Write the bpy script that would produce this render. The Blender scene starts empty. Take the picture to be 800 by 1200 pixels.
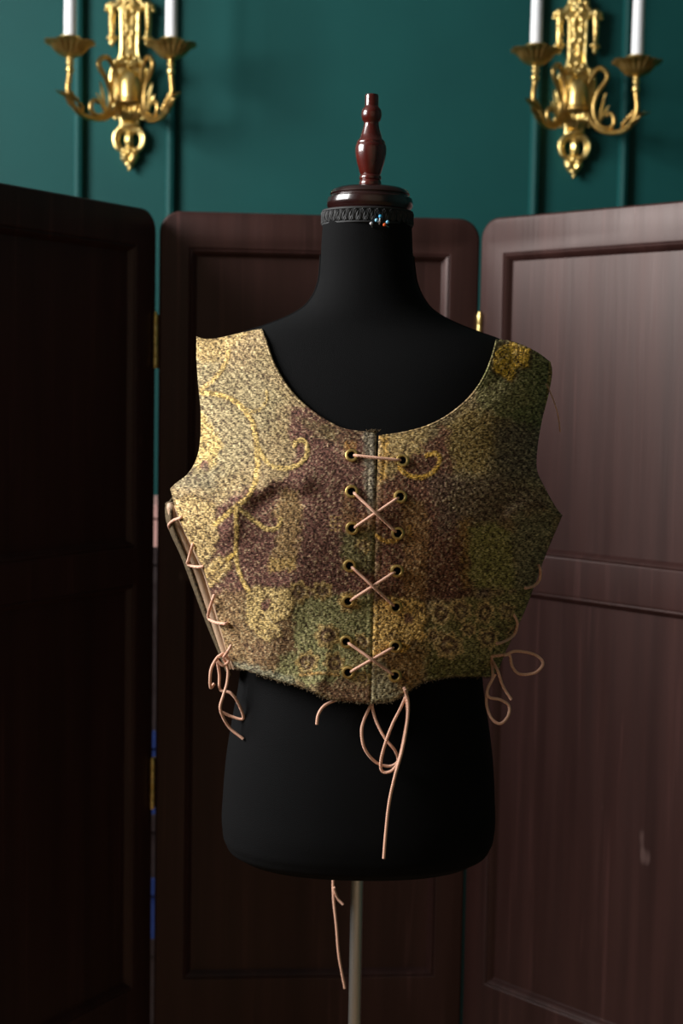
import bpy, bmesh, math, random
import numpy as np
from mathutils import Matrix, Vector

S = bpy.context.scene
COL = S.collection
PI = math.pi

# ------------------------------------------------------------------ camera
FPX = 1750.0                       # focal length in pixels of the 800 x 1200 frame
CAM = Vector((0.0, 0.0, 1.40))
PITCH = math.atan(142.0 / FPX)
ROLL = 0.0175
CROT = Matrix.Rotation(PI / 2 - PITCH, 3, 'X') @ Matrix.Rotation(ROLL, 3, 'Z')
cd = bpy.data.cameras.new('camera')
cam = bpy.data.objects.new('camera', cd)
COL.objects.link(cam)
cam.matrix_world = Matrix.Translation(CAM) @ CROT.to_4x4()
cd.sensor_fit = 'VERTICAL'
cd.sensor_height = 36.0
cd.lens = FPX / 1200.0 * 36.0
cd.clip_start = 0.05
cd.dof.use_dof = True
cd.dof.focus_distance = 1.56
cd.dof.aperture_fstop = 5.6
S.camera = cam

# ------------------------------------------------------------------ light
w = bpy.data.worlds.new('world')
S.world = w
w.use_nodes = True
w.node_tree.nodes['Background'].inputs[0].default_value = (0.55, 0.72, 1.0, 1)
w.node_tree.nodes['Background'].inputs[1].default_value = 0.6


def area(name, loc, aim, sx, sy, power, col):
    ld = bpy.data.lights.new(name, 'AREA')
    ld.shape = 'RECTANGLE'
    ld.size, ld.size_y, ld.energy, ld.color = sx, sy, power, col
    o = bpy.data.objects.new(name, ld)
    COL.objects.link(o)
    o.location = loc
    o.rotation_euler = (Vector(aim) - Vector(loc)).to_track_quat('-Z', 'Y').to_euler()
    return o


WINX, WINY0, WINY1, WINZ0, WINZ1 = -2.1, 0.40, 2.10, 1.78, 3.05
area('window_daylight', (WINX - 0.16, (WINY0 + WINY1) / 2, (WINZ0 + WINZ1) / 2),
     (0.3, (WINY0 + WINY1) / 2, (WINZ0 + WINZ1) / 2), WINY1 - WINY0, WINZ1 - WINZ0, 180.0, (1.0, 0.99, 0.97))
S.view_settings.view_transform = 'Standard'
S.view_settings.look = 'None'
S.view_settings.gamma = 1.0
S.view_settings.use_curve_mapping = False
S.view_settings.exposure = 0.1


# ------------------------------------------------------------------ helpers
def ray(px, py):
    return CROT @ Vector(((px - 400) / FPX, -(py - 600) / FPX, -1.0))


def at(px, py, Y):
    d = ray(px, py)
    return CAM + d * ((Y - CAM.y) / d.y)


CR = np.array(CROT)


def at_np(px, py, Y):
    d = np.stack([(px - 400) / FPX, -(py - 600) / FPX, -np.ones_like(px)], -1) @ CR.T
    return np.array(CAM) + d * ((Y - CAM.y) / d[..., 1])[..., None]


def srgb(r, g, b):
    f = lambda c: (c / 12.92 if c <= 0.04045 else ((c + 0.055) / 1.055) ** 2.4)
    return (f(r / 255), f(g / 255), f(b / 255), 1.0)


def catmull(pts, n=8, closed=False):
    P = [Vector(p) for p in pts]
    N = len(P)
    out = []
    rng = range(N if closed else N - 1)
    for i in rng:
        if closed:
            p0, p1, p2, p3 = P[(i - 1) % N], P[i], P[(i + 1) % N], P[(i + 2) % N]
        else:
            p1, p2 = P[i], P[i + 1]
            p0 = P[i - 1] if i > 0 else p1 * 2 - p2
            p3 = P[i + 2] if i + 2 < N else p2 * 2 - p1
        for k in range(n):
            t = k / n
            out.append(0.5 * ((2 * p1) + (p2 - p0) * t + (2 * p0 - 5 * p1 + 4 * p2 - p3) * t * t
                              + (-p0 + 3 * p1 - 3 * p2 + p3) * t ** 3))
    if not closed:
        out.append(P[-1].copy())
    return out


class MB:
    """collects shapes (verts / faces) that become ONE mesh object"""

    def __init__(self):
        self.v, self.f = [], []

    def add(self, vs, fs):
        o = len(self.v)
        self.v += [tuple(p) for p in vs]
        self.f += [tuple(i + o for i in f) for f in fs]
        return self

    def tube(self, pts, r, seg=8, closed=False, flat=1.0):
        n = len(pts)
        rs = r if hasattr(r, '__len__') else [r] * n
        pts = [Vector(p) for p in pts]
        vs, fs = [], []
        up = None
        for i in range(n):
            a = pts[(i - 1) % n] if (closed or i > 0) else pts[i]
            b = pts[(i + 1) % n] if (closed or i < n - 1) else pts[i]
            t = (b - a)
            if t.length < 1e-9:
                t = Vector((0, 0, 1))
            t.normalize()
            if up is None:
                up = Vector((0, -1, 0)) if abs(t.y) < 0.9 else Vector((1, 0, 0))
            s = t.cross(up)
            if s.length < 1e-6:
                s = t.orthogonal()
            s.normalize()
            up = s.cross(t).normalized()
            for k in range(seg):
                th = 2 * PI * k / seg
                vs.append(pts[i] + (s * math.cos(th) + up * math.sin(th) * flat) * rs[i])
        m = n if closed else n - 1
        for i in range(m):
            for k in range(seg):
                a, b = i * seg + k, i * seg + (k + 1) % seg
                c, d = ((i + 1) % n) * seg + (k + 1) % seg, ((i + 1) % n) * seg + k
                fs.append((a, d, c, b))
        if not closed:
            fs.append(tuple(range(seg)))
            fs.append(tuple((n - 1) * seg + k for k in reversed(range(seg))))
        return self.add(vs, fs)

    def lathe(self, prof, seg=32, c=(0, 0, 0), sx=1.0, sy=1.0, fn=None):
        vs, fs = [], []
        for (r, z) in prof:
            for k in range(seg):
                th = 2 * PI * k / seg
                rr, zz = (r, z) if fn is None else fn(r, z, th)
                vs.append((c[0] + rr * math.cos(th) * sx, c[1] + rr * math.sin(th) * sy, c[2] + zz))
        n = len(prof)
        for i in range(n - 1):
            for k in range(seg):
                a, b = i * seg + k, i * seg + (k + 1) % seg
                fs.append((a, b, b + seg, a + seg))
        fs.append(tuple(reversed(range(seg))))
        fs.append(tuple((n - 1) * seg + k for k in range(seg)))
        return self.add(vs, fs)

    def box(self, x0, x1, y0, y1, z0, z1):
        v = [(x, y, z) for x in (x0, x1) for y in (y0, y1) for z in (z0, z1)]
        return self.add(v, [(0, 1, 3, 2), (4, 6, 7, 5), (0, 4, 5, 1), (2, 3, 7, 6), (0, 2, 6, 4), (1, 5, 7, 3)])

    def ball(self, c, rx, ry=None, rz=None, seg=12, rings=8):
        ry, rz = ry or rx, rz or rx
        prof = [(math.sin(PI * i / rings), -math.cos(PI * i / rings)) for i in range(rings + 1)]
        prof[0], prof[-1] = (0.02, -1), (0.02, 1)
        m = MB().lathe(prof, seg)
        return self.add([(c[0] + p[0] * rx, c[1] + p[1] * ry, c[2] + p[2] * rz) for p in m.v], m.f)

    def leaf(self, base, tip, width, bulge=(0, -0.004, 0), curl=(0, 0, 0), n=8, lobes=0, th=0.0015):
        """solid acanthus-like leaf from base to tip: cambered, with a mid rib"""
        base, tip, bulge, curl = Vector(base), Vector(tip), Vector(bulge), Vector(curl)
        ax = tip - base
        nrm = bulge.normalized() if bulge.length > 0 else Vector((0, -1, 0))
        side = ax.cross(nrm).normalized()
        vs, fs = [], []
        for lay in (0, 1):
            for i in range(n + 1):
                t = i / n
                wv = width * math.sin(PI * (0.12 + 0.86 * t)) ** 0.8
                if lobes:
                    wv *= 0.78 + 0.22 * abs(math.sin(PI * lobes * t))
                ctr = base + ax * t + bulge * math.sin(PI * t) + curl * t ** 3
                for j, q in enumerate((-1, -0.5, 0, 0.5, 1)):
                    h = (0.0, 0.22, 0.45, 0.22, 0.0)[j] * width
                    vs.append(ctr + side * wv * q + nrm * (h - (th * 2 if lay else 0)))
        m = (n + 1) * 5
        for i in range(n):
            for j in range(4):
                a = i * 5 + j
                fs.append((a, a + 1, a + 6, a + 5))
                fs.append((m + a, m + a + 5, m + a + 6, m + a + 1))
            a = i * 5
            fs.append((a, a + 5, m + a + 5, m + a))
            a = i * 5 + 4
            fs.append((a, m + a, m + a + 5, a + 5))
        for a in (0, n * 5):
            for j in range(4):
                q = (a + j, a + j + 1, m + a + j + 1, m + a + j)
                fs.append(q if a else tuple(reversed(q)))
        return self.add(vs, fs)

    def build(self, name, mat, parent=None, smooth=True, fix=True):
        off = Vector((0, 0, 0))
        p = parent
        while p is not None:
            off += p.location
            p = p.parent
        me = bpy.data.meshes.new(name)
        me.from_pydata([(a - off.x, b - off.y, c - off.z) for a, b, c in self.v], [], self.f)
        return finish(name, me, mat, parent, smooth, fix)


def finish(name, me, mat, parent=None, smooth=True, fix=True):
    if fix:
        bm = bmesh.new()
        bm.from_mesh(me)
        bmesh.ops.recalc_face_normals(bm, faces=bm.faces)
        bm.to_mesh(me)
        bm.free()
    me.materials.append(mat)
    if smooth:
        me.polygons.foreach_set('use_smooth', [True] * len(me.polygons))
        try:
            me.set_sharp_from_angle(angle=math.radians(42))
        except Exception:
            pass
    o = bpy.data.objects.new(name, me)
    COL.objects.link(o)
    o.parent = parent
    return o


def plate(name, loops, half, bevel, mat, parent=None, place=None, res=2):
    """flat plate with rounded edge and holes: loops of (x, y) -> mesh (local z = thickness), moved by place()"""
    cu = bpy.data.curves.new(name, 'CURVE')
    cu.dimensions = '2D'
    cu.fill_mode = 'BOTH'
    cu.extrude = max(half - bevel, 0.0)
    cu.bevel_depth = bevel
    cu.bevel_resolution = res
    cu.offset = -bevel
    for lp in loops:
        sp = cu.splines.new('POLY')
        sp.points.add(len(lp) - 1)
        for i, (x, y) in enumerate(lp):
            sp.points[i].co = (x, y, 0, 1)
        sp.use_cyclic_u = True
    tmp = bpy.data.objects.new('tmp', cu)
    COL.objects.link(tmp)
    dg = bpy.context.evaluated_depsgraph_get()
    me = bpy.data.meshes.new_from_object(tmp.evaluated_get(dg))
    bpy.data.objects.remove(tmp)
    m = MB()
    off = Vector((0, 0, 0))
    p = parent
    while p is not None:
        off += p.location
        p = p.parent
    vs = [v.co.copy() for v in me.vertices]
    if place:
        vs = [place(v) for v in vs]
    fs = [tuple(p.vertices) for p in me.polygons]
    me2 = bpy.data.meshes.new(name)
    me2.from_pydata([tuple(v - off) for v in vs], [], fs)
    bm = bmesh.new()
    bm.from_mesh(me2)
    bmesh.ops.remove_doubles(bm, verts=bm.verts, dist=1e-6)
    bm.to_mesh(me2)
    bm.free()
    bpy.data.curves.remove(cu)
    return finish(name, me2, mat, parent)


def tag(o, label=None, cat=None, group=None, kind=None):
    if label:
        o['label'] = label
    if cat:
        o['category'] = cat
    if group:
        o['group'] = group
    if kind:
        o['kind'] = kind
    return o


def empty(name, loc):
    o = bpy.data.objects.new(name, None)
    COL.objects.link(o)
    o.location = loc
    o.empty_display_size = 0.05
    return o


# ------------------------------------------------------------------ materials
def mat_new(name):
    m = bpy.data.materials.new(name)
    m.use_nodes = True
    nt = m.node_tree
    return m, nt, nt.nodes['Principled BSDF']


def noise_mat(name, c1, c2, scale=(20, 20, 20), detail=4, rough=(0.4, 0.6), metal=0.0, bump=0.0, bump_scale=None,
              spec=0.5, coat=0.0, lo=0.3, hi=0.7):
    m, nt, b = mat_new(name)
    N, L = nt.nodes, nt.links
    tc = N.new('ShaderNodeTexCoord')
    mp = N.new('ShaderNodeMapping')
    mp.inputs['Scale'].default_value = scale
    nz = N.new('ShaderNodeTexNoise')
    nz.inputs['Scale'].default_value = 1.0
    nz.inputs['Detail'].default_value = detail
    rp = N.new('ShaderNodeValToRGB')
    rp.color_ramp.elements[0].position = lo
    rp.color_ramp.elements[1].position = hi
    rp.color_ramp.elements[0].color = c1
    rp.color_ramp.elements[1].color = c2
    mr = N.new('ShaderNodeMapRange')
    mr.inputs['To Min'].default_value, mr.inputs['To Max'].default_value = rough
    L.new(tc.outputs['Object'], mp.inputs['Vector'])
    L.new(mp.outputs['Vector'], nz.inputs['Vector'])
    L.new(nz.outputs['Fac'], rp.inputs['Fac'])
    L.new(rp.outputs['Color'], b.inputs['Base Color'])
    L.new(nz.outputs['Fac'], mr.inputs['Value'])
    L.new(mr.outputs['Result'], b.inputs['Roughness'])
    b.inputs['Metallic'].default_value = metal
    b.inputs['Specular IOR Level'].default_value = spec
    b.inputs['Coat Weight'].default_value = coat
    b.inputs['Coat Roughness'].default_value = 0.12
    if bump:
        n2 = N.new('ShaderNodeTexNoise')
        n2.inputs['Scale'].default_value = bump_scale or 200
        n2.inputs['Detail'].default_value = 3
        L.new(tc.outputs['Object'], n2.inputs['Vector'])
        bp = N.new('ShaderNodeBump')
        bp.inputs['Strength'].default_value = bump
        bp.inputs['Distance'].default_value = 0.002
        L.new(n2.outputs['Fac'], bp.inputs['Height'])
        L.new(bp.outputs['Normal'], b.inputs['Normal'])
    return m


def screen_mat():
    """maroon-brown brushed paint with long vertical strokes, rubbed streaks and scuffs"""
    m, nt, b = mat_new('maroon_paint')
    N, L = nt.nodes, nt.links
    tc = N.new('ShaderNodeTexCoord')

    def nz(scale, detail=4, dist=0.0):
        mp = N.new('ShaderNodeMapping')
        mp.inputs['Scale'].default_value = scale
        n = N.new('ShaderNodeTexNoise')
        n.inputs['Scale'].default_value = 1.0
        n.inputs['Detail'].default_value = detail
        n.inputs['Distortion'].default_value = dist
        L.new(tc.outputs['Object'], mp.inputs['Vector'])
        L.new(mp.outputs['Vector'], n.inputs['Vector'])
        return n.outputs['Fac']

    def ramp(src, stops):
        r = N.new('ShaderNodeValToRGB')
        e = r.color_ramp.elements
        while len(e) < len(stops):
            e.new(0.5)
        for q, (p, c) in zip(e, stops):
            q.position, q.color = p, c
        L.new(src, r.inputs['Fac'])
        return r.outputs['Color']

    def mix(f, a, c):
        x = N.new('ShaderNodeMix')
        x.data_type = 'RGBA'
        L.new(f, x.inputs['Factor'])
        L.new(a, x.inputs[6])
        if isinstance(c, tuple):
            x.inputs[7].default_value = c
        else:
            L.new(c, x.inputs[7])
        return x.outputs[2]

    base = ramp(nz((34, 34, 1.6), 6), [(0.25, srgb(41, 22, 20)), (0.75, srgb(60, 36, 33))])
    st = ramp(nz((75, 75, 2.6), 3, 0.4), [(0.60, (0, 0, 0, 1)), (0.78, (0.42, 0.42, 0.42, 1))])
    c1 = mix(st, base, srgb(92, 60, 57))
    sc = ramp(nz((30, 30, 9), 2), [(0.745, (0, 0, 0, 1)), (0.79, (0.45, 0.45, 0.45, 1))])
    c2 = mix(sc, c1, srgb(110, 88, 84))
    L.new(c2, b.inputs['Base Color'])
    mr = N.new('ShaderNodeMapRange')
    mr.inputs['To Min'].default_value, mr.inputs['To Max'].default_value = 0.36, 0.50
    L.new(nz((30, 30, 3), 4), mr.inputs['Value'])
    L.new(mr.outputs['Result'], b.inputs['Roughness'])
    b.inputs['Specular IOR Level'].default_value = 0.38
    b.inputs['Specular Tint'].default_value = (1.0, 0.86, 0.82, 1)
    bp = N.new('ShaderNodeBump')
    bp.inputs['Strength'].default_value = 0.25
    bp.inputs['Distance'].default_value = 0.001
    L.new(nz((160, 160, 5), 3), bp.inputs['Height'])
    L.new(bp.outputs['Normal'], b.inputs['Normal'])
    return m


M = {}
M['teal'] = noise_mat('teal_wall_paint', srgb(8, 63, 62), srgb(12, 73, 71), (2.2, 2.2, 2.2), 4, (0.55, 0.7), bump=0.12, bump_scale=160, spec=0.22)
M['plaster'] = noise_mat('ceiling_plaster', srgb(96, 95, 92), srgb(108, 107, 103), (3, 3, 3), 3, (0.8, 0.9))
M['cream'] = noise_mat('warm_cream_paint', srgb(190, 174, 152), srgb(202, 186, 162), (2, 2, 2), 3, (0.7, 0.85))
M['floor'] = noise_mat('dark_floor_wood', srgb(118, 94, 70), srgb(140, 114, 86), (30, 2, 2), 5, (0.4, 0.6), bump=0.1)
M['screen'] = screen_mat()
M['gold'] = noise_mat('polished_brass', srgb(222, 190, 112), srgb(240, 216, 148), (60, 60, 60), 3, (0.24, 0.42), 1.0, bump=0.25, bump_scale=420)
M['bronze'] = noise_mat('aged_brass', srgb(182, 146, 80), srgb(214, 180, 112), (50, 50, 50), 3, (0.3, 0.48), 1.0, bump=0.2, bump_scale=420)
M['brass'] = noise_mat('eyelet_brass', srgb(196, 164, 96), srgb(224, 196, 128), (200, 200, 200), 3, (0.36, 0.5), 1.0)
M['candle'] = noise_mat('candle_white', srgb(226, 228, 232), srgb(238, 238, 240), (10, 10, 10), 2, (0.4, 0.5))
M['mahogany'] = noise_mat('mahogany_lacquer', srgb(46, 12, 9), srgb(100, 28, 17), (30, 30, 6), 5, (0.2, 0.32), coat=0.6)
M['cap'] = noise_mat('dark_mahogany_lacquer', srgb(28, 11, 10), srgb(46, 17, 15), (20, 20, 20), 5, (0.2, 0.32), coat=0.6)
M['jersey'] = noise_mat('black_jersey', srgb(9, 9, 10), srgb(15, 15, 16), (700, 700, 700), 3, (0.75, 0.95), bump=0.5, bump_scale=1500, spec=0.10)
M['lace'] = noise_mat('black_lace', srgb(18, 18, 19), srgb(30, 30, 31), (300, 300, 300), 3, (0.6, 0.8))
M['hole'] = noise_mat('dark_hole', srgb(6, 6, 6), srgb(10, 9, 9), (50, 50, 50), 2, (0.9, 0.95), spec=0.1)
M['steel'] = noise_mat('brushed_steel', srgb(206, 204, 200), srgb(224, 222, 218), (60, 60, 2), 3, (0.34, 0.42), 1.0)
M['tan'] = noise_mat('tan_piping', srgb(184, 152, 124), srgb(200, 170, 140), (200, 200, 60), 3, (0.5, 0.65), bump=0.2, bump_scale=600)
M['cast'] = noise_mat('black_iron', srgb(22, 22, 23), srgb(34, 34, 35), (40, 40, 40), 3, (0.45, 0.6))
M['white'] = noise_mat('white_frame_paint', srgb(200, 198, 192), srgb(214, 212, 206), (8, 8, 8), 3, (0.4, 0.5))
for nm, c in (('pinblue', (40, 150, 200)), ('pinsky', (120, 190, 225)), ('pinorange', (235, 92, 26)), ('pingrey', (150, 150, 152)),
              ('boxblue', (26, 44, 96)), ('boxpink', (190, 146, 138)), ('boxdark', (38, 28, 28))):
    M[nm] = noise_mat(nm, srgb(*c), srgb(*[min(255, q + 14) for q in c]), (40, 40, 40), 2, (0.3, 0.5))


def cord_mat():
    m, nt, b = mat_new('peach_cord')
    N, L = nt.nodes, nt.links
    tc = N.new('ShaderNodeTexCoord')
    wv = N.new('ShaderNodeTexWave')
    wv.bands_direction = 'DIAGONAL'
    wv.inputs['Scale'].default_value = 260
    wv.inputs['Distortion'].default_value = 1.5
    rp = N.new('ShaderNodeValToRGB')
    rp.color_ramp.elements[0].color = srgb(206, 146, 118)
    rp.color_ramp.elements[1].color = srgb(240, 196, 170)
    bp = N.new('ShaderNodeBump')
    bp.inputs['Strength'].default_value = 0.35
    bp.inputs['Distance'].default_value = 0.0006
    L.new(tc.outputs['Object'], wv.inputs['Vector'])
    L.new(wv.outputs['Fac'], rp.inputs['Fac'])
    L.new(rp.outputs['Color'], b.inputs['Base Color'])
    L.new(wv.outputs['Fac'], bp.inputs['Height'])
    L.new(bp.outputs['Normal'], b.inputs['Normal'])
    b.inputs['Roughness'].default_value = 0.6
    return m


M['cord'] = cord_mat()


def tapestry_mat():
    """woven cloth: the pattern's own colours come from the mesh (yarn colours), thread grain and relief from nodes"""
    m, nt, b = mat_new('tapestry_cloth')
    N, L = nt.nodes, nt.links
    at_ = N.new('ShaderNodeAttribute')
    at_.attribute_name = 'yarn'
    uv = N.new('ShaderNodeUVMap')
    uv.uv_map = 'weave'
    mp = N.new('ShaderNodeMapping')
    mp.inputs['Scale'].default_value = (330, 680, 1)
    nz = N.new('ShaderNodeTexNoise')
    nz.inputs['Scale'].default_value = 1.0
    nz.inputs['Detail'].default_value = 2.0
    L.new(uv.outputs['UV'], mp.inputs['Vector'])
    L.new(mp.outputs['Vector'], nz.inputs['Vector'])
    mr = N.new('ShaderNodeMapRange')
    mr.inputs['From Min'].default_value, mr.inputs['From Max'].default_value = 0.33, 0.67
    mr.inputs['To Min'].default_value, mr.inputs['To Max'].default_value = 0.20, 1.72
    wv = N.new('ShaderNodeTexWave')                 # twill line of the weave
    wv.bands_direction = 'DIAGONAL'
    wv.inputs['Scale'].default_value = 62.0
    wv.inputs['Distortion'].default_value = 3.0
    wv.inputs['Detail'].default_value = 1.0
    wv.inputs['Detail Scale'].default_value = 2.0
    L.new(uv.outputs['UV'], wv.inputs['Vector'])
    ma = N.new('ShaderNodeMath')
    ma.operation = 'MULTIPLY_ADD'
    ma.inputs[1].default_value = 0.10
    L.new(wv.outputs['Fac'], ma.inputs[0])
    sb = N.new('ShaderNodeMath')
    sb.operation = 'SUBTRACT'
    sb.inputs[1].default_value = 0.05
    L.new(nz.outputs['Fac'], sb.inputs[0])
    L.new(sb.outputs[0], ma.inputs[2])
    L.new(ma.outputs[0], mr.inputs['Value'])
    mx = N.new('ShaderNodeMix')
    mx.data_type = 'RGBA'
    mx.blend_type = 'MULTIPLY'
    mx.inputs['Factor'].default_value = 1.0
    L.new(at_.outputs['Color'], mx.inputs[6])
    L.new(mr.outputs['Result'], mx.inputs[7])
    L.new(mx.outputs[2], b.inputs['Base Color'])
    bp = N.new('ShaderNodeBump')
    bp.inputs['Strength'].default_value = 0.6
    bp.inputs['Distance'].default_value = 0.0012
    L.new(nz.outputs['Fac'], bp.inputs['Height'])
    L.new(bp.outputs['Normal'], b.inputs['Normal'])
    b.inputs['Roughness'].default_value = 0.85
    b.inputs['Specular IOR Level'].default_value = 0.2
    return m


M['tapestry'] = tapestry_mat()
M['tweed'] = noise_mat('brown_tweed_back', srgb(46, 39, 31), srgb(116, 98, 72), (420, 420, 420), 2, (0.8, 0.9), bump=0.5, bump_scale=600, spec=0.2)

# ------------------------------------------------------------------ the room
WALLY = 3.02
X0, X1, Y0, H = WINX, 2.3, -1.7, 3.25
T = 0.1
tag(MB().box(X0 - T, X1 + T, Y0 - T, WALLY + T, -0.08, 0).build('floor', M['floor'], smooth=False), kind='structure')
tag(MB().box(X0 - T, X1 + T, Y0 - T, WALLY + T, H, H + 0.08).build('ceiling', M['plaster'], smooth=False), kind='structure')
tag(MB().box(X0 - T, X1 + T, WALLY, WALLY + T, 0, H).build('wall_back', M['teal'], smooth=False), kind='structure')
tag(MB().box(X1, X1 + T, Y0, WALLY, 0, H).build('wall_right', M['teal'], smooth=False), kind='structure')
tag(MB().box(X0 - T, X1 + T, Y0 - T, Y0, 0, H).build('wall_front', M['cream'], smooth=False), kind='structure')
wl = MB()
wl.box(X0 - T, X0, Y0, WINY0, 0, H).box(X0 - T, X0, WINY1, WALLY, 0, H)
wl.box(X0 - T, X0, WINY0, WINY1, 0, WINZ0).box(X0 - T, X0, WINY0, WINY1, WINZ1, H)
tag(wl.build('wall_left', M['teal'], smooth=False), kind='structure')
wf = MB()
for (a, b_, c, d) in ((WINY0, WINY0 + .05, WINZ0, WINZ1), (WINY1 - .05, WINY1, WINZ0, WINZ1), (WINY0 + .05, WINY1 - .05, WINZ0, WINZ0 + .05),
                      (WINY0 + .05, WINY1 - .05, WINZ1 - .05, WINZ1), ((WINY0 + WINY1) / 2 - .02, (WINY0 + WINY1) / 2 + .02, WINZ0 + .05, WINZ1 - .05)):
    wf.box(X0 - 0.07, X0 - 0.02, a, b_, c, d)
tag(wf.build('window_1', M['white'], smooth=False), kind='structure')

# slim half-round battens on the teal wall
for i, px in enumerate((93, 200.5, 627, 731)):
    c = at(px, 150, WALLY).x
    prof = [(-.010, 0), (-.010, -.008), (-.007, -.015), (0, -.018), (.007, -.015), (.010, -.008), (.010, 0)]
    vs = [(c + x, WALLY + y, z) for z in (0, H) for x, y in prof]
    n = len(prof)
    fs = [(k, k + 1, n + k + 1, n + k) for k in range(n - 1)] + [tuple(range(n)), tuple(range(n, 2 * n))]
    tag(MB().add(vs, fs).build('trim_%d' % (i + 1), M['teal']), kind='structure')

# ------------------------------------------------------------------ folding screen
SY = 2.40
screen = empty('folding_screen', at(375, 700, SY) * 1.0)
screen.location.z = 0.0
tag(screen, 'dark maroon painted wooden folding screen with three hinged leaves behind the dress form', 'folding screen')

zt = at(375, 251, SY).z
z_in_t = at(375, 295, SY).z
z_mid1 = at(375, 640, SY).z
z_mid0 = at(375, 684, SY).z
z_in_b = at(375, 1147, SY).z
z_rail = at(375, 1209, SY).z
xl, xr = at(184, 700, SY).x, at(554, 700, SY).x
LW = xr - xl
ST = 0.049                                # stile width
TH = 0.014                                # half thickness of the frame


def leaf(hinge, ang, flip):
    """one leaf; local x runs from the hinge edge along ang, local y = height, local z = towards the viewer"""
    ux = Vector((math.cos(ang), math.sin(ang), 0))
    nrm = Vector((ux.y, -ux.x, 0))
    if nrm.y > 0:
        nrm = -nrm
    org = Vector((hinge[0], hinge[1], 0))
    place = lambda v: org + ux * v.x + Vector((0, 0, v.y)) + nrm * v.z
    r = 0.034
    out = [(0, 0.0), (ST, 0.0), (ST + 0.01, z_rail - 0.02), (ST + 0.03, z_rail), (LW - ST - 0.03, z_rail), (LW - ST - 0.01, z_rail - 0.02),
           (LW - ST, 0.0), (LW, 0.0)]
    for k in range(9):
        a = k / 8 * PI / 2
        out.append((LW - r + r * math.cos(a), zt - r + r * math.sin(a)))
    for k in range(9):
        a = PI / 2 + k / 8 * PI / 2
        out.append((r + r * math.cos(a), zt - r + r * math.sin(a)))
    holes = [(z_mid1, z_in_t), (z_in_b, z_mid0)]
    loops = [out] + [[(ST, a), (LW - ST, a), (LW - ST, b), (ST, b)] for a, b in holes]
    fr = plate('leaf', loops, TH, 0.004, M['screen'], screen, place)
    for a, b in holes:
        # moulding strip sloping from the frame down to the board
        m = MB()
        rings = []
        for (d, h) in ((-0.002, TH - .0035), (0.002, TH - .001), (0.006, TH - .004), (0.008, TH - .009), (0.0105, 0.003), (0.0105, -0.004), (-0.002, -0.004)):
            rings.append([(ST + d, a + d, h), (LW - ST - d, a + d, h), (LW - ST - d, b - d, h), (ST + d, b - d, h)])
        vs = [place(Vector(p)) for rg in rings for p in rg]
        fs = []
        nr = len(rings)
        for i in range(nr):
            for k in range(4):
                j = (i + 1) % nr
                fs.append((i * 4 + k, i * 4 + (k + 1) % 4, j * 4 + (k + 1) % 4, j * 4 + k))
        m.add(vs, fs).build('moulding', M['screen'], fr)
        m = MB()
        q = 0.004
        v8 = [place(Vector((x, z, h))) for x in (ST - q, LW - ST + q) for z in (a - q, b + q) for h in (-0.004, 0.0025)]
        m.add(v8, [(0, 1, 3, 2), (4, 6, 7, 5), (0, 4, 5, 1), (2, 3, 7, 6), (0, 2, 6, 4), (1, 5, 7, 3)]).build('inset_board', M['screen'], fr, smooth=False)
    return place


A_C = math.radians(4.5)
hl = Vector((xl, SY, 0))
hr = hl + Vector((math.cos(A_C), math.sin(A_C), 0)) * LW
leaf(hl, A_C, False)
GAP = 0.0068
A_L = math.radians(180 + 59)
A_R = math.radians(-46)
leaf(hl + Vector((-GAP - 0.0085, -0.004, 0)), A_L, True)
leaf(hr + Vector((GAP + 0.0055, -0.004, 0)), A_R, False)


def hinge(x, y, z0, z1):
    m = MB()
    n = 5
    for k in range(n):
        a, b = z0 + (z1 - z0) * k / n, z0 + (z1 - z0) * (k + 1) / n
        m.lathe([(0.002, a + .0004), (0.0042, a + .0004), (0.0046, a + .002), (0.0046, b - .002), (0.0042, b - .0004), (0.002, b - .0004)], 14, (x, y, 0))
    m.lathe([(0.001, z1 - .001), (0.0036, z1), (0.003, z1 + .003), (0.0005, z1 + .0045)], 12, (x, y, 0))
    m.box(x - 0.0035, x + 0.0035, y + 0.003, y + 0.022, z0 + .001, z1 - .001)
    return m.build('hinge', M['gold'], screen)


for (hx, hy, pp) in ((hl.x - GAP / 2, hl.y - 0.019, 183), (hr.x + GAP / 2, hr.y - 0.018, 564)):
    for (pa, pb) in ((368, 432), (890, 948)):
        hinge(hx, hy, at(pp, pb, hy).z, at(pp, pa, hy).z)

# boxes stacked behind the screen, glimpsed through the slit between two leaves
zs = [(None, 1101, 'boxdark'), (1101, 1030, 'boxblue'), (1030, 955, 'boxdark'), (955, 857, 'boxblue'), (857, 641, 'boxdark'), (641, 592, 'boxpink')]
lab = {0: 'dark brown box at the bottom of the stack hidden behind the screen',
       1: 'blue box low in the slit between left and middle screen leaves',
       2: 'dark brown box between the two blue boxes behind the screen',
       3: 'blue box level with the lower left hinge, in the slit behind the screen',
       4: 'tall dark brown box under the pale pink box behind the screen',
       5: 'pale pink box topmost of the stack, in the slit of the screen'}
for i, (pb, pt, mt) in enumerate(zs):
    z0 = 0.0 if pb is None else at(180, pb, 2.6).z
    z1 = at(180, pt, 2.6).z
    cx = at(181, 800, 2.6).x
    e = empty('storage_box', (cx, 2.72, z0))
    tag(e, lab[i], 'box', 'boxes stacked behind the screen')
    lid = min(0.03, (z1 - z0) * 0.3)
    MB().box(cx - .14, cx + .14, 2.605, 2.835, z0, z1 - lid).build('box_body', M[mt], e, smooth=False)
    MB().box(cx - .143, cx + .143, 2.60, 2.84, z1 - lid, z1).build('box_lid', M[mt], e, smooth=False)

# ------------------------------------------------------------------ wall sconces
U = 0.001726                                       # metres per photo pixel on the wall plane


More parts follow.
